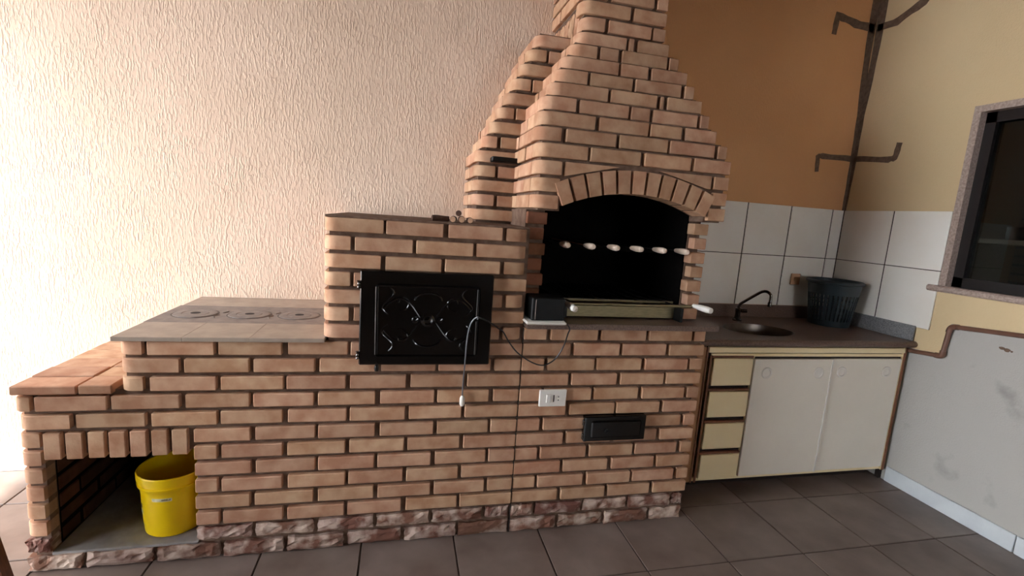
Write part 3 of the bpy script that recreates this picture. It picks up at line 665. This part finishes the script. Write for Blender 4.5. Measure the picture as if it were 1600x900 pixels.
for x0, x1, y, kn in ((2.968, 3.445, cf-.008, (3.045, 3.365)), (3.447, 3.912, cf-.002, (3.518, 3.818))):
    d = obj('sliding_door', M().cbox(x0, x1, y, y+.014, .082, .716, .002), DOORW, kc)
    for kx in kn:
        kz = .644; obj('finger_pull', M().lathe([(.030, 0), (.030, .003), (.026, .005), (.021, .004), (.019, .0015), (0, .001)], (kx, y, kz), 24, ax=(0, -1, 0), cap=False), KNOB, d, True)
obj('door_edge_trim', M().box(3.440, 3.4475, cf-.011, cf-.007, .082, .716), WHITE, kc)
obj('corner_filler', M().box(3.932, W-.001, cf+.02, cf+.04, .0, .785), DARK, kc)
# worktop with an oval sink hole
wt = thing('worktop', 'brown granite worktop with oval sink and upstands, in the corner', 'worktop', (3.25, .45, .785))
def slab_hole(x0, x1, y0, y1, z0, z1, cx, cy, rx, ry, n=40):
    bm = bmesh.new(); out = []
    for (xa, ya), (xb, yb) in (((x0,y0),(x1,y0)),((x1,y0),(x1,y1)),((x1,y1),(x0,y1)),((x0,y1),(x0,y0))): out.append((xa, ya))
    def loop(z):
        o_ = [bm.verts.new((x, y, z)) for x, y in out]; i_ = [bm.verts.new((cx+rx*math.cos(2*math.pi*k/n), cy+ry*math.sin(2*math.pi*k/n), z)) for k in range(n)]
        es = [bm.edges.new((o_[k], o_[(k+1)%4])) for k in range(4)]+[bm.edges.new((i_[k], i_[(k+1)%n])) for k in range(n)]
        bmesh.ops.triangle_fill(bm, edges=es, use_beauty=True); return o_, i_
    a, b = loop(z0), loop(z1)
    for u, v in zip(a, b):
        for k in range(len(u)): bm.faces.new((u[k], u[(k+1)%len(u)], v[(k+1)%len(u)], v[k]))
    bm.verts.index_update(); m = M(); m.add([tuple(v.co) for v in bm.verts], [tuple(v.index for v in f.verts) for f in bm.faces]); bm.free(); return m
SX, SY = 3.13, .375
obj('counter_slab', slab_hole(XE+.004, W-.001, .160, D-.001, .786, .820, SX, SY, .20, .145), GRAN, wt)
obj('front_roll', M().tube([(2.60, .163, .803), (W-.002, .163, .803)], .0168, 12), GRAN, wt, True)
obj('upstand', M().cbox(XE+.004, W-.022, D-.022, D-.0085, .8202, .897, .002), GRAN, wt, label='brown granite upstand along the back wall')
obj('upstand', M().cbox(W-.022, W-.0085, .168, D-.009, .8202, .904, .002), GRANG, wt, label='greyer granite upstand along the right wall')
obj('sink_basin', (lambda m: m)(M().add([(SX+.20*f*math.cos(2*math.pi*k/40), SY+.145*f*math.sin(2*math.pi*k/40), z) for f, z in ((1.03, .8215), (.97, .8215), (.94, .79), (.86, .70), (.70, .675), (.10, .670), (0.001, .670)) for k in range(40)], [(i*40+k, i*40+(k+1)%40, (i+1)*40+(k+1)%40, (i+1)*40+k) for i in range(6) for k in range(40)])), SINK, wt, True)
# tap
tp = thing('tap', 'dark chrome tap with a bent spout behind the sink', 'tap', (3.175, .60, .82))
obj('base', M().lathe([(.026, .8202), (.026, .828), (.018, .833), (.015, .87), (.017, .875), (.017, .893), (.011, .90), (0, .90)], (3.175, .60, 0), 20, cap=False), CHR, tp, True)
obj('spout', M().tube(smooth_path([(3.175, .60, .895), (3.177, .597, .918), (3.195, .575, .945), (3.235, .53, .997), (3.247, .51, 1.012), (3.262, .495, 1.014), (3.275, .48, 1.000), (3.277, .478, .975), (3.275, .477, .952)]), .0082, 10), CHR, tp, True)
obj('aerator', M().lathe([(.010, 0), (.011, .004), (.011, .022), (.009, .026)], (3.275, .477, .932), 14), CHR, tp, True)
obj('tap_handle', M().lathe([(.012, 0), (.014, .01), (.013, .03), (0, .032)], (3.19, .592, .882), 12, ax=(.8, -.5, .1), cap=False), CHR, tp, True)
# basket
bs = thing('laundry_basket', 'dark teal slotted plastic basket standing in the corner of the worktop', 'basket', (3.735, .51, .82))
bx, by, bz = 3.782, .552, .8205
nseg = 56
def br(z): return .108+(.140-.108)*z/.26
m = M()
m.lathe([(0, 0), (br(0), 0), (br(.035), .035), (br(.035)-.004, .035), (br(0)-.004, .005), (0, .005)], (bx, by, bz), nseg, cap=False)
obj('base_cup', m, BASK, bs, True)
m = M(); m.lathe([(br(.19), .19), (br(.25), .25), (br(.255)+.011, .255), (br(.26)+.012, .266), (br(.26)+.002, .274), (br(.26)-.004, .268), (br(.25)-.004, .25), (br(.19)-.004, .19), (br(.19), .19)], (bx, by, bz), nseg, cap=False)
obj('rim_band', m, BASK, bs, True)
m = M()
for k in range(36):
    a = 2*math.pi*k/36; c_, s_ = math.cos(a), math.sin(a); tx_, ty_ = -s_*.0055, c_*.0055; vs = []
    for z in (.030, .195):
        for rr, sg in ((br(z), -1), (br(z), 1), (br(z)-.004, 1), (br(z)-.004, -1)): vs.append((bx+rr*c_+tx_*sg, by+rr*s_+ty_*sg, bz+z))
    m.add(vs, [(0,1,5,4),(1,2,6,5),(2,3,7,6),(3,0,4,7)])
for z in (.085, .14): m.lathe([(br(z)-.001, z), (br(z)-.001, z+.006), (br(z)-.004, z+.006), (br(z)-.004, z)], (bx, by, bz), nseg, cap=False)
o = obj('slotted_side', m, BASK, bs)
obj('handle_lug', M().cbox(bx+.178, bx+.196, by-.03, by+.03, bz+.235, bz+.262, .004), BASK, bs) if 0 else None
# small beige socket on the tiles
so = thing('tile_socket', 'small beige socket plate on the wall tiles left of the basket', 'outlet', (3.655, D-.009, 1.03))
obj('cover_plate', M().cbox(3.622, 3.692, D-.016, D-.0085, 1.035, 1.105, .003), OUTB, so); obj('socket', M().lathe([(.015, 0), (.015, .002), (0, .002)], (3.657, D-.016, 1.07), 16, ax=(0, -1, 0), cap=False), OUTB, so)
# brown pipe on the right wall
pp = thing('brown_pipe', 'brown plastic water pipe with two elbows on the right wall', 'pipe', (W-.014, -.1, .78))
xp = W-.0145; r0 = .0115
obj('pipe_run', M().tube([(xp, .19, .764), (xp, .036, .781)], r0, 12), PIPE, pp, True); obj('pipe_run', M().tube([(xp, .013, .80), (xp, .004, .925)], r0, 12), PIPE, pp, True)
obj('pipe_run', M().tube([(xp, -.02, .945), (xp, -.45, .985), (xp, -2.2, 1.0)], r0, 12), PIPE, pp, True)
obj('elbow', M().tube(smooth_path([(xp, .045, .780), (xp, .025, .782), (xp, .014, .792), (xp, .012, .812)], 4), .0145, 12), PIPE, pp, True)
obj('elbow', M().tube(smooth_path([(xp, .006, .912), (xp, .002, .932), (xp, -.010, .943), (xp, -.032, .946)], 4), .0145, 12), PIPE, pp, True)
# chair leg at the lower left edge
cl = thing('wooden_chair', 'dark varnished wooden chair, only a leg showing at the lower left corner', 'chair', (-.12, -.45, 0))
def bar(x0, y0, z0, x1, y1, z1, a=.018):
    d = Vector((x1-x0, y1-y0, z1-z0)).normalized(); s1 = d.cross(Vector((0, 1, 0))).normalized()*a; s2 = d.cross(s1).normalized()*a; p, q = Vector((x0, y0, z0)), Vector((x1, y1, z1))
    return M().add([p-s1-s2, p+s1-s2, p+s1+s2, p-s1+s2, q-s1-s2, q+s1-s2, q+s1+s2, q-s1+s2], [(0,3,2,1),(4,5,6,7),(0,1,5,4),(1,2,6,5),(2,3,7,6),(3,0,4,7)])
LEGX = .036
obj('leg', bar(LEGX, -.13, 0, LEGX-.082, -.13, .45), LEGW, cl); obj('leg', bar(LEGX, -.55, 0, LEGX-.082, -.57, .45), LEGW, cl)
obj('leg', bar(LEGX-.55, -.13, 0, LEGX-.45, -.11, .45), LEGW, cl); obj('leg', bar(LEGX-.55, -.55, 0, LEGX-.45, -.57, .45), LEGW, cl)
obj('seat', M().cbox(LEGX-.50, LEGX-.06, -.60, -.08, .435, .465, .008), LEGW, cl)
obj('backrest', M().cbox(LEGX-.50, LEGX-.47, -.58, -.10, .62, .95, .008), LEGW, cl)
for y in (-.56, -.12): obj('back_post', bar(LEGX-.48, y, .46, LEGX-.52, y, .95, .014), LEGW, cl)
print('BRICKS', NB)
